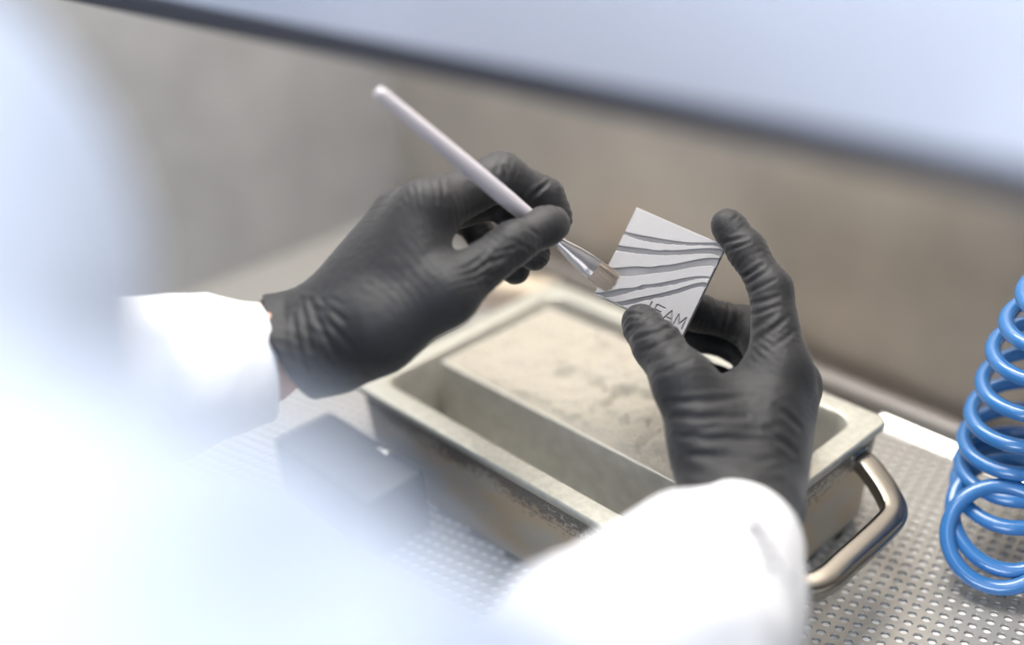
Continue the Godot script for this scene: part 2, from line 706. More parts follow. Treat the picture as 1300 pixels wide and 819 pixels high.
func build_cabinet():
	struct("wall_cabinet_back", rbox(Vector3(1.08, 1.68, 0.02), 0.002), mats.wall_steel, "brushed steel back wall of the powder cabinet", Vector3(0.155, -0.08, -0.3475))
	struct("wall_cabinet_left", rbox(Vector3(0.02, 0.92, 0.58), 0.002), mats.steel, "grey steel left side wall of the powder cabinet", Vector3(-0.3734, 0.30, -0.05))
	struct("wall_cabinet_right", rbox(Vector3(0.02, 0.92, 0.58), 0.002), mats.steel, "grey steel right side wall of the powder cabinet", Vector3(0.69, 0.30, -0.05))
	struct("ceiling_cabinet", rbox(Vector3(1.1, 0.02, 0.6), 0.002), mats.white_wall, "white ceiling of the powder cabinet holding its lamp", Vector3(0.155, 0.77, -0.05))
	var sheet := perforated_sheet()
	var pf := struct("floor_cabinet", sheet[0], mats.perforated, "perforated steel work floor with rows of round holes")
	var he := part("hole_edges", sheet[1], mats.perforated, pf)
	he.set_meta("kind", "stuff")
	struct("trim_pan", rbox(Vector3(1.05, 0.80, 0.57), 0.004), mats.steel, "steel pan deep under the perforated work floor", Vector3(0.155, -0.465, -0.05))
	struct("trim_added_mat", rbox(Vector3(1.04, 0.004, 0.56), 0.001), mats.hole_white, "added white mat under the perforated work floor that brightens its holes", Vector3(0.155, -0.0041, -0.05))  # white sheet added so the floor holes come out bright
	struct("trim_apron", rbox(Vector3(1.05, 0.07, 0.012), 0.002), mats.steel, "steel apron closing the hollow under the front lip", Vector3(0.155, -0.045, 0.236))
	struct("trim_front", rbox(Vector3(1.06, 0.03, 0.05), 0.008), mats.steel, "rounded steel front lip of the work floor", Vector3(0.155, -0.010, 0.225))
	# the ledge rail along the foot of the back wall and the polished slope in front of it
	var rail := PackedVector3Array([Vector3(-0.36, 0.0105, -0.3165), Vector3(0.15, 0.0105, -0.3165), Vector3(0.68, 0.0105, -0.3165)])
	struct("trim_rail", tube(rail, PackedFloat32Array([0.0095, 0.0095, 0.0095]), 20), mats.rail, "rounded steel rail along the foot of the back wall")
	var l := Loft.new()
	var prof := [Vector2(-0.3085, -0.002), Vector2(-0.3085, 0.0065), Vector2(-0.3078, 0.0072), Vector2(-0.2995, 0.0012), Vector2(-0.2985, 0.0002), Vector2(-0.2985, -0.002)]
	for i in prof.size() - 1:
		var rings := []
		for x in [0.240, 0.244, 0.52]:
			rings.append(PackedVector3Array([Vector3(x, prof[i].y, prof[i].x), Vector3(x, prof[i + 1].y, prof[i + 1].x)]))
		l.skin(rings, false)
	struct("trim_strip", finish(l), mats.polished, "bright polished sloping strip behind the perforated floor")
	# front sash, slightly swung out
	var t := thing("cabinet_hood", "pale glossy hood panel with a dark lower edge across the top", "hood", Vector3(0.162, 0.37, 0.1061))
	t.rotation.y = atan2(0.058, 0.489)
	part("panel", rbox(Vector3(1.03, 0.44, 0.006), 0.002), mats.sash, t, Vector3(0, 0.228, 0))
	part("seal", rbox(Vector3(1.03, 0.011, 0.012), 0.003), mats.seal, t, Vector3(0, 0.0055, 0))


func perforated_sheet() -> Array:
	var ev := PackedVector3Array()
	var en := PackedVector3Array()
	var eidx := PackedInt32Array()
	var a := Vector3(0.00808, 0, -0.00188)
	var b := Vector3(-0.00188, 0, -0.00808)
	var o := Vector3(0.389, 0, -0.137)
	var v := PackedVector3Array()
	var n := PackedVector3Array()
	var idx := PackedInt32Array()
	var seg := 12
	var dirs := []
	for k in seg:
		var an := TAU * (k + 0.5) / seg
		dirs.append((a * cos(an) + b * sin(an)) / a.length())
	var corners := [(a + b) / 2, (b - a) / 2, (-a - b) / 2, (a - b) / 2]
	for i in range(-95, 60):
		for j in range(-70, 75):
			var c := o + a * i + b * j
			if c.x < -0.366 or c.x > 0.684 or c.z < -0.318 or c.z > 0.208:
				continue
			var s := v.size()
			for q in corners:
				v.append(c + q)
				n.append(Vector3.UP)
			if c.x > 0.012 and c.x < 0.288 and c.z < -0.012 and c.z > -0.195:
				idx.append_array([s, s + 1, s + 2, s, s + 2, s + 3])
				continue
			for d in dirs:
				v.append(c + d * 0.00285)
				n.append(Vector3.UP)
			var s2 := ev.size()
			for d in dirs:
				ev.append(c + d * 0.00285)
				en.append((Vector3.UP - d * 0.8).normalized())
			for d in dirs:
				ev.append(c + d * 0.00260 + Vector3(0, -0.0012, 0))
				en.append((Vector3.UP * 0.2 - d).normalized())
			var r := s + 4
			for k in seg:
				var k2 := (k + 1) % seg
				var q := int(k / 3.0)
				idx.append_array([s + q, r + k, r + k2])
				if k % 3 == 2:
					idx.append_array([s + q, r + k2, s + (q + 1) % 4])
				eidx.append_array([s2 + k, s2 + seg + k, s2 + k2, s2 + k2, s2 + seg + k, s2 + seg + k2])
	return [mesh_from(v, idx, PackedVector2Array(), n), mesh_from(ev, eidx, PackedVector2Array(), en)]


# ---------------------------------------------------------------- the tray and what is in it
func build_tray():
	var L := 0.30
	var W := 0.2055
	var H := 0.0806
	var t := thing("metal_tray", "rectangular metal tray with a pale flat rim and stained walls on the perforated floor", "tray", Vector3(L / 2, 0.0, -W / 2))
	var hx := L / 2
	var hz := W / 2
	var body := Loft.new()
	var ro := 0.008
	var ri := 0.013
	body.skin([rr_ring(hx - 0.013, hz - 0.013, ro, 0.0005), rr_ring(hx - 0.0095, hz - 0.0095, ro, 0.003), rr_ring(hx - 0.007, hz - 0.007, ro, 0.012), rr_ring(hx - 0.004, hz - 0.004, ro, H - 0.007), rr_ring(hx - 0.004, hz - 0.004, ro, H - 0.001)])
	body.cap(rr_ring(hx - 0.013, hz - 0.013, ro, 0.0005))
	var wr := 0.0165
	var inner := Loft.new()
	inner.skin([rr_ring(hx - wr, hz - wr, ri, H - 0.001), rr_ring(hx - wr - 0.001, hz - wr - 0.001, ri, H - 0.006), rr_ring(hx - wr - 0.004, hz - wr - 0.004, ri, 0.012), rr_ring(hx - wr - 0.009, hz - wr - 0.009, ri, 0.004)], true, true)
	inner.cap(rr_ring(hx - wr - 0.009, hz - wr - 0.009, ri, 0.004), true)
	part("inner_wall", finish(inner), mats.box, t)
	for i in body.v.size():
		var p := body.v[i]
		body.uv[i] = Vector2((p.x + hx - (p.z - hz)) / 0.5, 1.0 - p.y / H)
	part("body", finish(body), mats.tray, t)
	var rim := Loft.new()
	rim.skin([rr_ring(hx - 0.003, hz - 0.003, ro, H - 0.0065), rr_ring(hx - 0.0005, hz - 0.0005, ro, H - 0.0055), rr_ring(hx, hz, ro, H - 0.002), rr_ring(hx - 0.0006, hz - 0.0006, ro, H - 0.0006), rr_ring(hx - 0.002, hz - 0.002, ro, H), rr_ring(hx - wr + 0.002, hz - wr + 0.002, ri, H), rr_ring(hx - wr + 0.0005, hz - wr + 0.0005, ri, H - 0.0006), rr_ring(hx - wr, hz - wr, ri, H - 0.002), rr_ring(hx - wr, hz - wr, ri, H - 0.007)])
	part("rim", finish(rim), mats.rim, t)
	var o := -t.position
	for s in [1, -1]:
		var pts := []
		for p in [Vector3(0.292, 0.062, -0.178), Vector3(0.304, 0.059, -0.177), Vector3(0.323, 0.053, -0.168), Vector3(0.3335, 0.050, -0.158), Vector3(0.3365, 0.0495, -0.140), Vector3(0.3375, 0.0495, -0.100), Vector3(0.3375, 0.0495, -0.078), Vector3(0.332, 0.050, -0.066), Vector3(0.318, 0.054, -0.062), Vector3(0.304, 0.059, -0.060), Vector3(0.292, 0.062, -0.060)]:
			var q: Vector3 = p
			if s < 0:
				q = Vector3(L - p.x, p.y, -W - p.z)
			pts.append(q + o)
		var path := spline(pts, 6)
		var hd := handle_bar(path)
		var h := part("handle", hd, mats.handle, t)
		h.set_meta("label", "rounded polished steel handle" )
		for zz in [-0.178, -0.060]:
			var c := Vector3(0.2945, 0.062, zz)
			if s < 0:
				c = Vector3(L - c.x, c.y, -W - c.z)
			part("mount", rbox(Vector3(0.005, 0.013, 0.019), 0.002), mats.handle, h, c + o)


func handle_bar(path: PackedVector3Array) -> ArrayMesh:
	# a flat bar with rounded edges: wide across, less tall
	var fr := frames(path, Vector3.UP)
	var rings := []
	for i in path.size():
		var ring := PackedVector3Array()
		for k in 24:
			var a := TAU * k / 24
			var cx := signf(cos(a)) * pow(absf(cos(a)), 0.6)
			var cy := signf(sin(a)) * pow(absf(sin(a)), 0.6)
			ring.append(path[i] + fr[i][2] * (cx * 0.0082) + fr[i][1] * (cy * 0.0056))
		rings.append(ring)
	var l := Loft.new()
	l.skin(rings)
	l.cap(rings[0])
	l.cap(rings[rings.size() - 1], true)
	return finish(l)


func build_powder_box():
	var x0 := 0.02715
	var z0 := -0.060225
	var lx := 0.222375
	var lz := 0.10995
	var y0 := 0.0045
	var y1 := 0.0806
	var t := thing("powder_box", "smooth grey metal box filled with powder inside the tray", "box", Vector3(x0 + lx / 2, y0, z0 - lz / 2))
	var h := y1 - y0
	var l := Loft.new()
	var hx := lx / 2
	var hz := lz / 2
	var w := 0.0022
	l.skin([rr_ring(hx, hz, 0.0015, 0.0), rr_ring(hx, hz, 0.0015, h - 0.0012), rr_ring(hx - 0.0003, hz - 0.0003, 0.0015, h - 0.0004), rr_ring(hx - 0.0010, hz - 0.0010, 0.0015, h)])
	l.skin([rr_ring(hx - 0.0010, hz - 0.0010, 0.0015, h), rr_ring(hx - w + 0.0005, hz - w + 0.0005, 0.0012, h), rr_ring(hx - w, hz - w, 0.001, h - 0.0005), rr_ring(hx - w, hz - w, 0.001, 0.004)])
	l.cap(rr_ring(hx, hz, 0.0015, 0.0))
	l.cap(rr_ring(hx - w, hz - w, 0.001, 0.004), true)
	part("shell", finish(l), mats.box, t)
	# the powder: a caked surface with low terraces, dents and crumbs
	var nx := 170
	var nz := 90
	var g := Loft.new()
	var rows := []
	var ix := hx - w - 0.0002
	var iz := hz - w - 0.0002
	for j in nz + 1:
		var row := PackedVector3Array()
		for i in nx + 1:
			var u := float(i) / nx
			var s := float(j) / nz
			var x := (u * 2 - 1) * ix
			var z := (1 - s * 2) * iz
			var edge := smoothstep(0.0, 0.05, minf(u * 2.0, (1 - u) * 2.0)) * smoothstep(0.0, 0.07, minf(s, 1 - s))
			var y := 0.0020 * noise.get_noise_2d(x * 25, z * 25) + 0.0011 * noise.get_noise_2d(x * 60 + 4, z * 60) + 0.00035 * noise.get_noise_2d(x * 190, z * 190)
			# terraces: low broken scarps that run across the cake
			var q := u + 0.10 * noise.get_noise_2d(x * 22 + 7, z * 22) + 0.05 * noise.get_noise_2d(x * 60, z * 60 + 3)
			y += 0.0045 * smoothstep(0.37, 0.47, q + (s - 0.5) * 0.35) - 0.0046 * smoothstep(0.57, 0.70, q - (s - 0.5) * 0.25)
			var crumb := 1.0 - absf(noise.get_noise_2d(x * 48 + 2, z * 48 + 8))
			y += 0.0011 * pow(crumb, 3.0) * smoothstep(0.45, 0.75, u)
			row.append(Vector3(x, -0.0004 + edge * (0.0022 + y), z))
		rows.append(row)
	g.skin(rows, false)
	var base := PackedVector3Array()
	var p := part("powder", finish(g), mats.powder, self, Vector3(x0 + lx / 2, y1, z0 - lz / 2))
	p.set_meta("kind", "stuff")
	tag(p, "pale beige caked powder filling the metal box to its brim", "powder")


func build_small_things():
	var t := thing("instrument_box", "dark plastic box with a bright metal corner in front of the tray", "box", Vector3(0.032, 0.0, 0.031))
	part("case", rbox(Vector3(0.108, 0.049, 0.050), 0.003), mats.black_plastic, t, Vector3(0, 0.0245, 0))
	part("clip", rbox(Vector3(0.010, 0.0035, 0.008), 0.001), mats.polished, t, Vector3(0.016, 0.0495, -0.020))
	var b := thing("dust_brush", "small wooden hand brush lying behind the tray's far left corner", "brush", Vector3(-0.112, 0.0, -0.252))
	b.rotation_degrees.y = 22
	part("block", rbox(Vector3(0.10, 0.014, 0.028), 0.005), mats.wood, b, Vector3(0, 0.021, 0))
	var bm := part("bristles", rbox(Vector3(0.088, 0.014, 0.022), 0.002), mats.bristle, b, Vector3(0, 0.0072, 0))
	bm.set_meta("kind", "stuff")


# ---------------------------------------------------------------- the coiled air hose
func build_hose():
	var t := thing("air_hose", "coiled blue plastic air hose standing on the perforated floor", "hose", Vector3.ZERO)
	var c := [Vector3(0.3835, 0.0362, -0.1948), Vector3(0.3813, 0.0359, -0.2023), Vector3(0.3716, 0.0453, -0.2247), Vector3(0.3658, 0.0498, -0.2390), Vector3(0.3629, 0.0608, -0.2466), Vector3(0.3619, 0.0786, -0.2481), Vector3(0.3637, 0.0989, -0.2514), Vector3(0.3662, 0.1209, -0.2552), Vector3(0.3677, 0.1421, -0.2589), Vector3(0.3723, 0.1606, -0.2638), Vector3(0.3768, 0.1799, -0.2692), Vector3(0.3802, 0.1997, -0.2740), Vector3(0.3837, 0.2191, -0.2784), Vector3(0.3865, 0.2382, -0.2818)]
	# the lowest loops have fallen forward, the others hang level
	var lean := [1.0, 0.9, 0.42, 0.14, 0.0, 0.0, 0.0, 0.0, 0.0, 0.0, 0.0, 0.0, 0.0, 0.0]
	var per := 40
	var axis := spline(c, per)
	var leans := spline1(lean, per)
	var path := PackedVector3Array()
	var r := 0.0297
	var out := Vector3(0.29, 0.60, 0.745).normalized()
	for i in axis.size():
		var nn := Vector3(-0.10, 1.0, 0.05).normalized().slerp(out, leans[i])
		var s1 := (Vector3(0.69, -0.05, -0.72) - nn * nn.dot(Vector3(0.69, -0.05, -0.72))).normalized()
		var s2 := nn.cross(s1)
		var a := -TAU * float(i) / per + 0.4
		var hp: Vector3 = axis[i] + s1 * cos(a) * r + s2 * sin(a) * r
		path.append(Vector3(hp.x, maxf(hp.y, 0.0052), hp.z))
	var radii := PackedFloat32Array()
	radii.resize(path.size())
	radii.fill(0.0048)
	part("coil", tube(path, radii, 14), mats.hose, t)
	var e0: Vector3 = path[path.size() - 1]
	var tail := spline([e0, e0 + (path[path.size() - 1] - path[path.size() - 4]) * 3.0 + Vector3(0, 0.01, 0), Vector3(e0.x + 0.03, e0.y + 0.09, e0.z - 0.02), Vector3(e0.x + 0.03, 0.755, e0.z - 0.02)], 12)
	var tr := PackedFloat32Array()
	tr.resize(tail.size())
	tr.fill(0.0048)
	part("lead", tube(tail, tr, 14), mats.hose, t)


# ---------------------------------------------------------------- the printed plate
func lag(u: float, c: Array) -> float:
	u = clampf(u, c[0].x, c[3].x)
	for i in 3:
		if u <= c[i + 1].x:
			var p0: Vector2 = c[maxi(i - 1, 0)]
			var p3: Vector2 = c[mini(i + 2, 3)]
			var s: float = (u - c[i].x) / (c[i + 1].x - c[i].x)
			return c[i].cubic_interpolate(c[i + 1], p0, p3, s).y
	return c[3].y


func build_plate():
	var tl := Vector3(0.1670, 0.2214, -0.1120)
	var tr := Vector3(0.2238, 0.2078, -0.1262)
	var bl := Vector3(0.1697, 0.1794, -0.0705)
	var ud := tr - tl
	var vd := bl - tl
	var nrm := vd.cross(ud).normalized()
	if nrm.dot(Vector3(0.61, 0.51, 0.40) - tl) < 0:
		nrm = -nrm
	var t := thing("printed_plate", "small square grey plate with stepped ridges and engraved letters held in the right glove", "plate", tl + (ud + vd) / 2)
	var o := -t.position
	var E := [
		[Vector2(0, 0.279), Vector2(0.28, 0.221), Vector2(0.625, 0.127), Vector2(0.99, -0.014)],
		[Vector2(0, 0.437), Vector2(0.25, 0.366), Vector2(0.466, 0.286), Vector2(0.978, 0.05)],
		[Vector2(0, 0.697), Vector2(0.251, 0.573), Vector2(0.487, 0.454), Vector2(0.984, 0.147)],
		[Vector2(0, 0.985), Vector2(0.221, 0.842), Vector2(0.411, 0.708), Vector2(0.975, 0.356)],
		[Vector2(0.2, 1.0), Vector2(0.465, 0.823), Vector2(0.679, 0.658), Vector2(0.974, 0.423)]]
	var Bd := [
		[Vector2(0, 0.322), Vector2(0.271, 0.285), Vector2(0.642, 0.163), Vector2(0.991, 0.022)],
		[Vector2(0, 0.503), Vector2(0.243, 0.433), Vector2(0.539, 0.317), Vector2(0.936, 0.128)],
		[Vector2(0, 0.815), Vector2(0.135, 0.741), Vector2(0.596, 0.481), Vector2(0.972, 0.244)],
		[Vector2(0.1, 1.0), Vector2(0.434, 0.757), Vector2(0.655, 0.605), Vector2(0.976, 0.385)],
		[Vector2(0.30, 1.0), Vector2(0.557, 0.812), Vector2(0.67, 0.722), Vector2(0.966, 0.481)]]
	var strokes := []
	for s in [[0.575, 0.83, 0.575, 0.945], [0.635, 0.83, 0.635, 0.945], [0.635, 0.83, 0.72, 0.83], [0.635, 0.883, 0.70, 0.883], [0.745, 0.945, 0.797, 0.826], [0.797, 0.826, 0.849, 0.945], [0.764, 0.905, 0.83, 0.905], [0.868, 0.945, 0.875, 0.828], [0.875, 0.828, 0.918, 0.915], [0.918, 0.915, 0.958, 0.828], [0.958, 0.828, 0.967, 0.945]]:
		strokes.append([Vector2(s[0], s[1]), Vector2(s[2], s[3])])
	var N := 240
	var depth := 0.0020
	var thick := 0.0046
	var grid := []
	for j in N + 1:
		var vv := float(j) / N
		var row := PackedVector3Array()
		for i in N + 1:
			var u := float(i) / N
			var h := 0.0
			for k in 5:
				var e0 := lag(u, E[k])
				var b0 := lag(u, Bd[k]) + 0.004 * noise.get_noise_2d(u * 22, k * 7.0)
				if b0 - e0 < 0.004:
					b0 = e0 + 0.004
				if vv > e0 and vv < b0:
					var s := (vv - e0) / (b0 - e0)
					var dk := depth * clampf((b0 - e0) / 0.07, 0.35, 1.0)
					h = -dk * smoothstep(0.0, 0.008, vv - e0) * (0.35 + 0.95 * s) * (1.0 - smoothstep(b0 - 0.012, b0, vv))
			if u > 0.54 and vv > 0.80:
				var p := Vector2(u, vv)
				var d := 1.0
				for s in strokes:
					d = minf(d, p.distance_to(Geometry2D.get_closest_point_to_segment(p, s[0], s[1])))
				h -= 0.0009 * (1.0 - smoothstep(0.003, 0.0075, d))
			h += 0.00004 * noise.get_noise_2d(u * 90, vv * 90)
			var r := minf(minf(u, 1 - u), minf(vv, 1 - vv)) * 0.057
			h -= maxf(0.0, 0.0003 - r)
			row.append(o + tl + ud * u + vd * vv + nrm * h)
		grid.append(row)
	var l := Loft.new()
	l.skin(grid, false)
	var ring := PackedVector3Array()
	for i in N:
		ring.append(grid[0][i])
	for j in N:
		ring.append(grid[j][N])
	for i in N:
		ring.append(grid[N][N - i])
	for j in N:
		ring.append(grid[N - j][0])
	var low := PackedVector3Array()
	for k in ring.size():
		var side := int(float(k) / N)
		var f := float(k % N) / N
		var q: Vector3
		match side:
			0: q = tl + ud * f
			1: q = tl + ud + vd * f
			2: q = tl + ud * (1 - f) + vd
			_: q = tl + vd * (1 - f)
		low.append(o + q - nrm * thick)
	l.skin([ring, low])
	l.cap(low)
	part("body", finish(l, false), mats.plate, t)


# ---------------------------------------------------------------- the brush
func build_brush():
	var tip := Vector3(0.1826, 0.1889, -0.0737)
	var end := Vector3(0.1287, 0.3274, 0.0443)
	var fe := Vector3(0.1619, 0.2230, -0.0456)
	var fb := Vector3(0.1769, 0.2010, -0.0629)
	var t := thing("flat_brush", "pale handled flat brush with a silver ferrule held in the left glove", "brush", fe)
	var o := -fe
	part("handle", lathe([[0.0, 0.0012], [0.004, 0.0028], [0.02, 0.0036], [0.2, 0.0041], [0.45, 0.0048], [0.7, 0.0050], [0.86, 0.0045], [0.95, 0.0040], [1.0, 0.0030]], end + o, fe + o + (fe - end).normalized() * 0.004, 24), mats.brush_handle, t)
	var dir := (fb - fe).normalized()
	var view := (Vector3(0.6105, 0.5141, 0.3962) - fe).normalized()
	var wide := dir.cross(view).normalized()
	var thin := dir.cross(wide).normalized()
	var rings := []
	var fl := (fb - fe).length()
	for s in [[-0.08, 0.0031, 0.0031], [-0.07, 0.0037, 0.0037], [0.04, 0.0037, 0.0037], [0.07, 0.0032, 0.0032], [0.12, 0.0032, 0.0032], [0.15, 0.0038, 0.0037], [0.20, 0.0036, 0.0034], [0.5, 0.0054, 0.0030], [0.8, 0.0064, 0.0026], [0.84, 0.0068, 0.0028], [0.88, 0.0064, 0.0025], [1.0, 0.0067, 0.0024]]:
		var ring := PackedVector3Array()
		for k in 28:
			var a := TAU * k / 28
			ring.append(dir * (fl * s[0]) + wide * cos(a) * s[1] + thin * sin(a) * s[2])
		rings.append(ring)
	var l := Loft.new()
	l.skin(rings)
	l.cap(rings[0])
	l.cap(rings[rings.size() - 1], true)
	part("ferrule", finish(l), mats.brass, t)
	# bristles: thin strands that splay a little where they press on the plate
	var b := Loft.new()
	var bl := (tip - fb).length()
	var bd := (tip - fb).normalized()
	for k in 420:
		var a := rng.randf() * TAU
		var q := sqrt(rng.randf())
		var cx := cos(a) * q
		var cz := sin(a) * q
		var p0 := dir * (fl - 0.002) + wide * cx * 0.0063 + thin * cz * 0.0021
		var len := bl * rng.randf_range(0.86, 1.08) * (1.0 - 0.10 * absf(cx))
		var p2 := dir * fl + bd * len + wide * (cx * 0.0068 + rng.randf_range(-0.0004, 0.0004)) + thin * (cz * 0.0026 - 0.001)
		var p1 := p0.lerp(p2, 0.5) + wide * cx * 0.0004 + thin * cz * 0.0004
		b.skin(tube_rings(PackedVector3Array([p0, p1, p2]), PackedFloat32Array([0.00022, 0.0002, 0.00008]), 4), true)
	var br := part("bristles", mesh_from(b.v, b.idx), mats.bristle, t)
	br.set_meta("kind", "stuff")


# ---------------------------------------------------------------- the worker
func build_person():
	var t := thing("person", "person in white lab coat and black gloves holding a brush and a plate", "person", Vector3(0.22, -0.9, 0.48))
	var o := -t.position
	# skin: one continuous body from head to feet
	var b := Body.new()
	b.k_palm = 0.05
	var V := func(x, y, z): return Vector3(x, y, z)
	var hip := Vector3(0.22, -0.02, 0.50)
	var chest := Vector3(0.21, 0.28, 0.475)
	var neck := Vector3(0.20, 0.42, 0.46)
	var head := Vector3(0.19, 0.60, 0.42)
	var sl := Vector3(0.03, 0.375, 0.46)
	var sr := Vector3(0.415, 0.380, 0.430)
	var el := Vector3(0.030, 0.205, 0.285)
	var er := Vector3(0.408, 0.168, 0.228)
	b.bone(hip + Vector3(-0.07, 0, 0), hip + Vector3(0.07, 0, 0), 0.10, 0.10)
	b.bone(hip, chest, 0.11, 0.105)
	b.bone(chest + Vector3(-0.07, 0.02, 0), chest + Vector3(0.07, 0.02, 0), 0.09, 0.09)
	b.bone(sl + Vector3(0.03, 0, 0), sr - Vector3(0.03, 0, 0), 0.05, 0.05)
	b.bone(neck - Vector3(0, 0.03, 0), head + Vector3(0, -0.06, 0.01), 0.05, 0.047)
	b.bone(sl, el, 0.047, 0.038)
	b.bone(el, Vector3(0.0797, 0.1849, 0.1233), 0.036, 0.0195)
	b.bone(Vector3(0.0797, 0.1849, 0.1233), Vector3(0.1105, 0.1905, 0.0847), 0.0195, 0.015)
	b.bone(sr, Vector3(0.466, 0.348, 0.362), 0.044, 0.040)
	b.bone(Vector3(0.466, 0.348, 0.362), Vector3(0.454, 0.266, 0.292), 0.040, 0.037)
	b.bone(Vector3(0.454, 0.266, 0.292), er, 0.037, 0.036)
	b.bone(er, Vector3(0.3197, 0.1228, -0.0199), 0.036, 0.016)
	for s in [-1, 1]:
		b.bone(hip + Vector3(0.09 * s, -0.02, 0), Vector3(0.22 + 0.10 * s, -0.45, 0.49), 0.075, 0.052)
		b.bone(Vector3(0.22 + 0.10 * s, -0.45, 0.49), Vector3(0.22 + 0.10 * s, -0.83, 0.51), 0.050, 0.034)
		b.bone(Vector3(0.22 + 0.10 * s, -0.865, 0.52), Vector3(0.22 + 0.105 * s, -0.872, 0.40), 0.033, 0.026)
	var m := b.surface(0.012)
	# the head: skull, jaw, nose, brow, ears in a finer grid
	var hb := Body.new()
	hb.k_palm = 0.02
	hb.bone(head + Vector3(0, 0.035, 0.015), head + Vector3(0, 0.03, -0.02), 0.083, 0.078)
	hb.bone(head + Vector3(0, -0.02, -0.035), head + Vector3(0, -0.075, -0.055), 0.058, 0.030)
	hb.bone(head + Vector3(0, 0.005, -0.098), head + Vector3(0, -0.028, -0.112), 0.007, 0.011)
	hb.bone(head + Vector3(-0.035, 0.028, -0.088), head + Vector3(0.035, 0.028, -0.088), 0.012, 0.012)
	hb.bone(head + Vector3(-0.018, -0.058, -0.090), head + Vector3(0.018, -0.058, -0.090), 0.008, 0.008)
	hb.bone(head + Vector3(0, -0.06, 0.01), neck + Vector3(0, 0.06, 0), 0.046, 0.046)
	for s in [-1, 1]:
		hb.bone(head + Vector3(0.080 * s, 0.015, 0.0), head + Vector3(0.078 * s, -0.025, -0.005), 0.014, 0.010)
	var hm := hb.surface(0.006)
	var vv: PackedVector3Array = m[0]
	var ii: PackedInt32Array = m[1]
	var add := vv.size()
	vv.append_array(hm[0])
	for k in hm[1]:
		ii.append(k + add)
	vv = moved(vv, o)
	part("body", mesh_from(vv, ii), mats.skin, t)
	# hair
	var h := Body.new()
	h.k_palm = 0.02
	h.bone(head + Vector3(0, 0.050, 0.020), head + Vector3(0, 0.052, -0.030), 0.086, 0.072)
	h.bone(head + Vector3(0, 0.02, 0.05), head + Vector3(0, -0.03, 0.055), 0.062, 0.048)
	var hh := h.surface(0.007)
	part("hair", mesh_from(moved(hh[0], o), hh[1]), mats.hair, t)
	# trousers and shoes
	for s in [-1, 1]:
		var lg := PackedVector3Array([hip + o + Vector3(0.09 * s, -0.06, 0), Vector3(0.22 + 0.10 * s, -0.45, 0.49) + o, Vector3(0.22 + 0.10 * s, -0.82, 0.51) + o])
		part("trouser_leg", tube(lg, PackedFloat32Array([0.095, 0.07, 0.062]), 24), mats.cloth_dark, t)
		part("shoe", rbox(Vector3(0.095, 0.07, 0.25), 0.03, 4), mats.cloth_dark, t, Vector3(0.22 + 0.10 * s, -0.864, 0.45) + o)
	# the coat: body of the coat as one skin, sleeves swept with open cuffs
	var c := Body.new()
	c.k_palm = 0.05
	c.bone(sl, sr, 0.066, 0.066)
	c.bone(chest + Vector3(-0.09, 0.03, -0.02), chest + Vector3(0.10, 0.03, -0.025), 0.112, 0.112)
	c.bone(Vector3(0.12, 0.355, 0.41), Vector3(0.312, 0.397, 0.372), 0.085, 0.100)
	c.bone(chest + Vector3(-0.05, -0.05, 0), hip + Vector3(-0.07, 0, 0), 0.115, 0.125)
	c.bone(chest + Vector3(0.05, -0.05, 0), hip + Vector3(0.07, 0, 0), 0.115, 0.125)
	c.bone(hip + Vector3(-0.09, 0, 0), Vector3(0.10, -0.42, 0.50), 0.125, 0.13)
	c.bone(hip + Vector3(0.09, 0, 0), Vector3(0.34, -0.42, 0.50), 0.125, 0.13)
	c.bone(neck + Vector3(0, -0.01, 0), neck + Vector3(0, 0.012, -0.005), 0.066, 0.058)
	c.cuts = [[Vector3(0, -0.45, 0), Vector3.UP]]
	var cm := c.surface(0.010)
	var cv := wrinkle(moved(cm[0], o), cm[1], [[Vector3(0.36, 0.36, 0.36) + o, Vector3(0.4, 0.5, 0.7), 0.12, 0.003, 22.0, 2.0], [Vector3(0.2, 0.1, 0.36) + o, Vector3(0.2, 1, 0), 0.2, 0.003, 14.0, 5.0]], 0.0)
	var coat := part("lab_coat", mesh_from(cv, cm[1]), mats.coat, t)
	sleeve([Vector3(0.40, 0.385, 0.44), Vector3(0.458, 0.388, 0.387), Vector3(0.474, 0.354, 0.354), Vector3(0.456, 0.264, 0.292), er + Vector3(0.004, -0.002, 0.004), er.lerp(Vector3(0.3299, 0.1178, -0.0067), 0.35), er.lerp(Vector3(0.3299, 0.1178, -0.0067), 0.72), Vector3(0.3299, 0.1178, -0.0067)], [0.062, 0.062, 0.061, 0.062, 0.066, 0.062, 0.050, 0.0325], coat, o, 3.0, [[Vector3(0.3678, 0.1725, 0.0386), 0.8, 0.75], [Vector3(0.3743, 0.1725, 0.0428), 0.6, 0.6], [Vector3(0.3810, 0.1735, 0.0480), 0.7, 0.55], [Vector3(0.3876, 0.1714, 0.0517), 0.45, 0.4], [Vector3(0.3917, 0.1619, 0.0457), 0.35, 0.3]])
	sleeve([sl + Vector3(0.02, 0, 0), sl.lerp(el, 0.35), sl.lerp(el, 0.8), el, el.lerp(Vector3(0.0906, 0.1822, 0.1134), 0.35), el.lerp(Vector3(0.0906, 0.1822, 0.1134), 0.72), Vector3(0.0906, 0.1822, 0.1134)], [0.066, 0.064, 0.062, 0.058, 0.052, 0.044, 0.0335], coat, o, 8.0)
	# gloves
	right_glove(t, o)
	left_glove(t, o)


func moved(v: PackedVector3Array, o: Vector3) -> PackedVector3Array:
	for i in v.size():
		v[i] += o
	return v


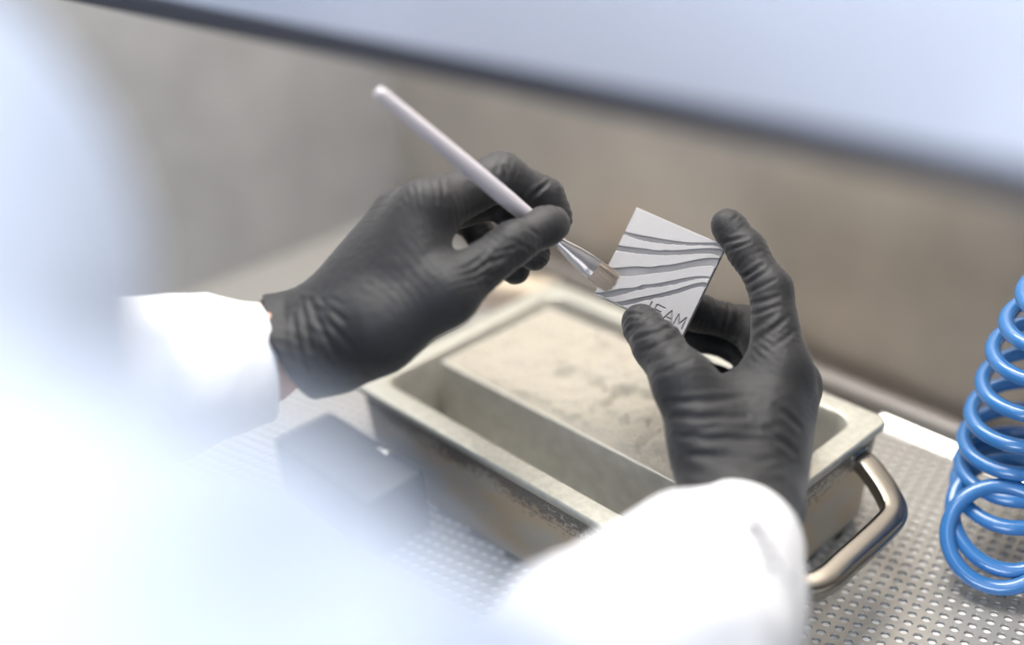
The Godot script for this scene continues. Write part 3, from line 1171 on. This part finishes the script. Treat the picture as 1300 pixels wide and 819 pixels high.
func sleeve(pts: Array, radii: Array, parent: Node3D, o: Vector3, sd: float, marks := []):
	var per := 14
	var path := spline(pts, per)
	var rad := spline1(radii, per)
	var rings := tube_rings(path, rad, 64, Vector3(0.3, 1, 0.2))
	var n := rings.size()
	for i in n:
		var f := float(i) / (n - 1)
		for k in 64:
			var dir: Vector3 = (rings[i][k] - path[i]).normalized()
			var p: Vector3 = rings[i][k]
			var fold := absf(noise.get_noise_3d(p.x * 9 + sd, p.y * 9, p.z * 9 + f * 9.0)) * -0.010 + noise.get_noise_3d(p.x * 26 + sd, p.y * 26, p.z * 26) * 0.0022
			rings[i][k] = p + dir * (fold + 0.003) * (0.08 + 0.92 * smoothstep(1.0, 0.80, f))
	# hem: turned edge and the inside of the cuff
	var tip: PackedVector3Array = rings[n - 1]
	var axis := (path[n - 1] - path[n - 4]).normalized()
	for s in [[0.0010, 0.985], [0.0008, 0.94], [-0.012, 0.93], [-0.03, 0.95]]:
		var ring := PackedVector3Array()
		for k in 64:
			ring.append(path[n - 1] + (tip[k] - path[n - 1]) * s[1] + axis * s[0])
		rings.append(ring)
	for i in rings.size():
		for k in 64:
			rings[i][k] += o
	var l := Loft.new()
	l.skin(rings)
	l.cap(rings[0])
	part("sleeve", finish(l, false), mats.coat, parent)
	# a row of small dark printed marks on the cloth near the cuff
	for q in marks:
		var best := 1e3
		var bi := 0
		var bk := 0
		for i in n:
			for k in 64:
				var d: float = rings[i][k].distance_to(q[0] + o)
				if d < best:
					best = d
					bi = i
					bk = k
		var g := Loft.new()
		var rows := []
		for a in 7:
			var row := PackedVector3Array()
			for b in 7:
				var fa := (a / 3.0 - 1.0)
				var fb := (b / 3.0 - 1.0)
				var sq := sqrt(maxf(1.0, fa * fa + fb * fb)) if absf(fa) > 0.9 and absf(fb) > 0.9 else 1.0
				var fi := clampf(bi + fa / sq * q[1], 0.0, n - 1.01)
				var fk := fposmod(bk + fb / sq * q[2], 64.0)
				var i0 := int(fi)
				var k0 := int(fk)
				var p0: Vector3 = rings[i0][k0].lerp(rings[i0][(k0 + 1) % 64], fk - k0)
				var p1: Vector3 = rings[i0 + 1][k0].lerp(rings[i0 + 1][(k0 + 1) % 64], fk - k0)
				var p := p0.lerp(p1, fi - i0)
				row.append(p + (p - path[i0] - o).normalized() * 0.0006)
			rows.append(row)
		g.skin(rows, false)
		part("print_mark", finish(g, false), mats.ink, parent)


func joint_folds(pts: Array, radii: Array, folds: Array, amp := 0.0007, per := 330.0):
	for i in range(0, pts.size() - 1):
		var a: Vector3 = pts[i]
		var b: Vector3 = pts[i + 1]
		folds.append([a, (b - a).normalized(), radii[i] * 1.5, amp, per, i * 3.7 + folds.size()])
		folds.append([a.lerp(b, 0.55), (b - a).normalized(), radii[i] * 1.4, amp * 0.55, per * 0.8, i * 1.3 + folds.size()])


func glove(b: Body, folds: Array, cell: float, t: Node3D, o: Vector3, creases := []) -> MeshInstance3D:
	var m := b.surface(cell)
	var v := relax(relax(m[0], m[1], 0.5), m[1], 0.4)
	v = wrinkle(v, m[1], folds, 0.00012, creases, Vector3(-0.650, -0.481, -0.588))
	return part("glove", mesh_from(moved(v, o), m[1]), mats.glove, t)


func right_glove(t: Node3D, o: Vector3):
	var b := Body.new()
	var folds := []
	# forearm, wrist and the back of the hand
	b.bone(Vector3(0.3374, 0.1281, 0.0192), Vector3(0.3119, 0.1215, -0.0170), 0.024, 0.0235)
	b.bone(Vector3(0.3458, 0.1275, 0.0103), Vector3(0.3251, 0.1232, -0.0261), 0.023, 0.0215)
	b.bone(Vector3(0.3051, 0.1208, -0.0191), Vector3(0.2838, 0.1380, -0.0368), 0.0205, 0.0190)
	b.bone(Vector3(0.3155, 0.1214, -0.0277), Vector3(0.2863, 0.1580, -0.0969), 0.022, 0.0175)
	b.bone(Vector3(0.3184, 0.1172, -0.0378), Vector3(0.2818, 0.1387, -0.1152), 0.021, 0.0170)
	b.bone(Vector3(0.3143, 0.1116, -0.0439), Vector3(0.2741, 0.1206, -0.1258), 0.020, 0.0160)
	b.bone(Vector3(0.2838, 0.1380, -0.0368), Vector3(0.2569, 0.1636, -0.0484), 0.0195, 0.0165)
	b.bone(Vector3(0.2726, 0.1461, -0.0549), Vector3(0.2776, 0.1465, -0.0914), 0.0175, 0.0165)
	b.bone(Vector3(0.2884, 0.1363, -0.0524), Vector3(0.2845, 0.1441, -0.0971), 0.020, 0.018)
	var th := [Vector3(0.2563, 0.1610, -0.0491), Vector3(0.2258, 0.1687, -0.0624), Vector3(0.2098, 0.1727, -0.0685), Vector3(0.2062, 0.1740, -0.0698)]
	var thr := [0.0160, 0.0136, 0.0112, 0.0095]
	b.chain(th, thr, 1)
	var ix := [Vector3(0.2856, 0.1599, -0.0977), Vector3(0.2588, 0.1912, -0.1242), Vector3(0.2355, 0.2065, -0.1313), Vector3(0.2209, 0.2162, -0.1333), Vector3(0.2189, 0.2183, -0.1328)]
	var ixr := [0.0165, 0.0117, 0.0107, 0.0095, 0.0082]
	b.chain(ix, ixr, 2)
	var md := [Vector3(0.2787, 0.1380, -0.1197), Vector3(0.2290, 0.1480, -0.1443), Vector3(0.2079, 0.1591, -0.1216), Vector3(0.1989, 0.1683, -0.1073)]
	var mdr := [0.0160, 0.0118, 0.0110, 0.0092]
	b.chain(md, mdr, 3)
	var rg := [Vector3(0.2733, 0.1208, -0.1269), Vector3(0.2191, 0.1259, -0.1526), Vector3(0.1998, 0.1358, -0.1327), Vector3(0.1901, 0.1463, -0.1169)]
	var rgr := [0.0155, 0.0112, 0.0104, 0.0088]
	b.chain(rg, rgr, 4)
	var pk := [Vector3(0.2708, 0.1068, -0.1279), Vector3(0.2286, 0.1023, -0.1456), Vector3(0.2131, 0.1078, -0.1330), Vector3(0.2095, 0.1151, -0.1213)]
	var pkr := [0.0145, 0.0100, 0.0092, 0.0080]
	b.chain(pk, pkr, 5)
	joint_folds(th, thr, folds, 0.0006, 230.0)
	joint_folds(ix, ixr, folds, 0.0003, 260.0)
	joint_folds(md, mdr, folds, 0.0007)
	joint_folds(rg, rgr, folds, 0.0007)
	folds.append([Vector3(0.3093, 0.1462, -0.0276), (Vector3(0.2807, 0.1747, -0.0498) - Vector3(0.3055, 0.1299, -0.0406)).normalized(), 0.032, 0.0005, 150.0, 2.0])
	folds.append([Vector3(0.3269, 0.1436, -0.0075), (Vector3(0.2850, 0.1744, -0.0544) - Vector3(0.3055, 0.1299, -0.0406)).normalized(), 0.028, 0.0006, 125.0, 6.0])
	folds.append([Vector3(0.2808, 0.1808, -0.0806), (Vector3(0.2801, 0.1856, -0.0921) - Vector3(0.2765, 0.1673, -0.0732)).normalized(), 0.014, 0.0009, 260.0, 4.0])
	var g := glove(b, folds, 0.0013, t, o, [
		[Vector3(0.2289, 0.2142, -0.1184), Vector3(0.2364, 0.2163, -0.1285), 0.0011, 0.0006],
		[Vector3(0.2323, 0.2100, -0.1188), Vector3(0.2385, 0.2131, -0.1282), 0.0009, 0.0005],
		[Vector3(0.2490, 0.2004, -0.1090), Vector3(0.2545, 0.2069, -0.1204), 0.0012, 0.0008],
		[Vector3(0.2539, 0.1992, -0.1084), Vector3(0.2596, 0.2061, -0.1202), 0.0011, 0.0007],
		[Vector3(0.2561, 0.1949, -0.1072), Vector3(0.2637, 0.2012, -0.1208), 0.001, 0.0006],
		[Vector3(0.2607, 0.1910, -0.1006), Vector3(0.2701, 0.1945, -0.1140), 0.0013, 0.0007],
		[Vector3(0.2648, 0.1870, -0.0968), Vector3(0.2741, 0.1916, -0.1109), 0.0011, 0.0007],
		[Vector3(0.2703, 0.1812, -0.0913), Vector3(0.2763, 0.1905, -0.1056), 0.0013, 0.0007],
		[Vector3(0.2753, 0.1780, -0.0891), Vector3(0.2835, 0.1893, -0.1075), 0.0013, 0.0009],
		[Vector3(0.2818, 0.1747, -0.0885), Vector3(0.2902, 0.1838, -0.1052), 0.0012, 0.0006],
		[Vector3(0.2063, 0.1830, -0.0594), Vector3(0.2146, 0.1828, -0.0684), 0.001, 0.0008],
		[Vector3(0.2135, 0.1778, -0.0546), Vector3(0.2252, 0.1823, -0.0712), 0.0012, 0.0008],
		[Vector3(0.2188, 0.1744, -0.0526), Vector3(0.2309, 0.1800, -0.0706), 0.0012, 0.001],
		[Vector3(0.2267, 0.1710, -0.0483), Vector3(0.2386, 0.1785, -0.0676), 0.0013, 0.0009],
		[Vector3(0.2348, 0.1685, -0.0450), Vector3(0.2454, 0.1767, -0.0635), 0.0012, 0.001],
		[Vector3(0.2439, 0.1671, -0.0404), Vector3(0.2531, 0.1731, -0.0555), 0.0013, 0.0009],
		[Vector3(0.2151, 0.1692, -0.1259), Vector3(0.2213, 0.1573, -0.1231), 0.0011, 0.0006],
		[Vector3(0.2228, 0.1644, -0.1339), Vector3(0.2251, 0.1511, -0.1255), 0.0012, 0.001],
		[Vector3(0.2694, 0.1670, -0.0225), Vector3(0.2997, 0.1669, -0.0560), 0.0017, 0.0009],
		[Vector3(0.3058, 0.1600, -0.0656), Vector3(0.3193, 0.1486, -0.0712), 0.0017, 0.0009],
		[Vector3(0.2758, 0.1624, -0.0174), Vector3(0.3024, 0.1611, -0.0458), 0.0017, 0.001],
		[Vector3(0.3097, 0.1541, -0.0515), Vector3(0.3246, 0.1424, -0.0584), 0.0017, 0.001],
		[Vector3(0.2833, 0.1564, -0.0123), Vector3(0.3187, 0.1524, -0.0482), 0.0017, 0.0009],
		[Vector3(0.2928, 0.1535, -0.0034), Vector3(0.3237, 0.1499, -0.0346), 0.0018, 0.001],
		[Vector3(0.3004, 0.1486, 0.0008), Vector3(0.3337, 0.1428, -0.0314), 0.0018, 0.0009]])
	g.set_meta("label", "black nitrile glove holding the plate")


func left_glove(t: Node3D, o: Vector3):
	var b := Body.new()
	var folds := []
	b.bone(Vector3(0.0767, 0.1920, 0.1072), Vector3(0.0955, 0.1953, 0.0769), 0.0225, 0.0180)
	b.bone(Vector3(0.1004, 0.1852, 0.1137), Vector3(0.1229, 0.1880, 0.0866), 0.0270, 0.0195)
	b.bone(Vector3(0.0956, 0.1949, 0.0771), Vector3(0.1000, 0.2356, 0.0185), 0.0190, 0.0160)
	b.bone(Vector3(0.1071, 0.1919, 0.0804), Vector3(0.1044, 0.2391, 0.0176), 0.0200, 0.0160)
	b.bone(Vector3(0.1123, 0.1918, 0.0815), Vector3(0.1240, 0.2494, 0.0147), 0.0215, 0.0165)
	b.bone(Vector3(0.1204, 0.1889, 0.0851), Vector3(0.1406, 0.2006, 0.0703), 0.0205, 0.0205)
	b.bone(Vector3(0.1406, 0.2006, 0.0703), Vector3(0.1610, 0.2183, 0.0366), 0.0205, 0.0165)
	b.bone(Vector3(0.1306, 0.2027, 0.0677), Vector3(0.1337, 0.2266, 0.0328), 0.0210, 0.0175)
	b.bone(Vector3(0.1344, 0.2238, 0.0377), Vector3(0.1230, 0.2431, 0.0209), 0.0165, 0.0160)
	b.bone(Vector3(0.1060, 0.1977, 0.0650), Vector3(0.0932, 0.2208, 0.0177), 0.0190, 0.0150)
	var th := [Vector3(0.1596, 0.2174, 0.0355), Vector3(0.1649, 0.2327, -0.0101), Vector3(0.1660, 0.2348, -0.0351), Vector3(0.1665, 0.2349, -0.0409)]
	var thr := [0.0165, 0.0118, 0.0108, 0.0098]
	b.chain(th, thr, 1)
	var ix := [Vector3(0.1208, 0.2486, 0.0121), Vector3(0.1251, 0.2531, -0.0406), Vector3(0.1413, 0.2382, -0.0600), Vector3(0.1474, 0.2274, -0.0612), Vector3(0.1489, 0.2249, -0.0609)]
	var ixr := [0.0160, 0.0135, 0.0108, 0.0096, 0.0088]
	b.chain(ix, ixr, 2)
	var md := [Vector3(0.0997, 0.2375, 0.0139), Vector3(0.1062, 0.2303, -0.0554), Vector3(0.1304, 0.2134, -0.0548), Vector3(0.1422, 0.2059, -0.0481), Vector3(0.1435, 0.2047, -0.0468)]
	var mdr := [0.0155, 0.0120, 0.0104, 0.0086, 0.0078]
	b.chain(md, mdr, 3)
	var rg := [Vector3(0.0867, 0.2264, 0.0101), Vector3(0.0795, 0.2149, -0.0508), Vector3(0.1024, 0.1956, -0.0483), Vector3(0.1226, 0.1898, -0.0489), Vector3(0.1255, 0.1889, -0.0481)]
	var rgr := [0.0145, 0.0112, 0.0100, 0.0084, 0.0078]
	b.chain(rg, rgr, 4)
	var pk := [Vector3(0.0804, 0.2147, 0.0113), Vector3(0.0723, 0.1944, -0.0261), Vector3(0.0952, 0.1819, -0.0291), Vector3(0.1045, 0.1796, -0.0291)]
	var pkr := [0.0135, 0.0100, 0.0090, 0.0080]
	b.chain(pk, pkr, 5)
	b.cuts = [[Vector3(0.1001, 0.1908, 0.1027), Vector3(0.4994, 0.4429, -0.7446)]]
	joint_folds(th, thr, folds, 0.0005, 230.0)
	joint_folds(ix, ixr, folds, 0.00045, 210.0)
	joint_folds(md, mdr, folds, 0.0006)
	joint_folds(rg, rgr, folds, 0.0006)
	folds.append([Vector3(0.1281, 0.2009, 0.0890), Vector3(0.1159, 0.7020, -0.7026), 0.027, 0.0005, 150.0, 2.0])
	folds.append([Vector3(0.1118, 0.2012, 0.0982), Vector3(0.3883, 0.4548, -0.8015), 0.020, 0.0014, 130.0, 5.0])
	folds.append([Vector3(0.1309, 0.2632, 0.0179), Vector3(0.6096, 0.1315, -0.7818), 0.013, 0.0008, 300.0, 3.0])
	folds.append([Vector3(0.1712, 0.2310, 0.0252), Vector3(0.6354, -0.7686, -0.0738), 0.018, 0.0008, 260.0, 7.0])
	var g := glove(b, folds, 0.0014, t, o, [
		[Vector3(0.1305, 0.2600, -0.0386), Vector3(0.1346, 0.2504, -0.0353), 0.0012, 0.0009],
		[Vector3(0.1421, 0.2410, -0.0477), Vector3(0.1459, 0.2489, -0.0585), 0.0012, 0.001],
		[Vector3(0.1283, 0.2718, 0.0137), Vector3(0.1356, 0.2588, 0.0162), 0.0012, 0.0007],
		[Vector3(0.1291, 0.2682, 0.0073), Vector3(0.1361, 0.2544, 0.0108), 0.0011, 0.0006],
		[Vector3(0.1703, 0.2311, 0.0175), Vector3(0.1781, 0.2356, 0.0052), 0.0013, 0.0009],
		[Vector3(0.1740, 0.2258, 0.0178), Vector3(0.1823, 0.2295, 0.0056), 0.0012, 0.0008],
		[Vector3(0.1701, 0.2345, 0.0065), Vector3(0.1775, 0.2376, -0.0043), 0.0011, 0.0007],
		[Vector3(0.1704, 0.2380, -0.0052), Vector3(0.1798, 0.2329, -0.0114), 0.0011, 0.0007],
		[Vector3(0.1658, 0.2415, -0.0183), Vector3(0.1738, 0.2357, -0.0224), 0.001, 0.0007],
		[Vector3(0.1064, 0.2190, 0.0930), Vector3(0.1201, 0.1955, 0.0971), 0.0016, 0.0011],
		[Vector3(0.1119, 0.2194, 0.0917), Vector3(0.1328, 0.1934, 0.0899), 0.0017, 0.0013],
		[Vector3(0.1191, 0.2169, 0.0910), Vector3(0.1440, 0.1935, 0.0825), 0.0016, 0.001],
		[Vector3(0.1175, 0.2183, 0.0865), Vector3(0.1449, 0.1975, 0.0731), 0.0016, 0.0009],
		[Vector3(0.1158, 0.2181, 0.0800), Vector3(0.1456, 0.1992, 0.0625), 0.0015, 0.0007],
		[Vector3(0.1088, 0.2124, 0.1009), Vector3(0.1238, 0.1868, 0.1053), 0.0015, 0.0009]])
	g.set_meta("label", "black nitrile glove holding the brush")
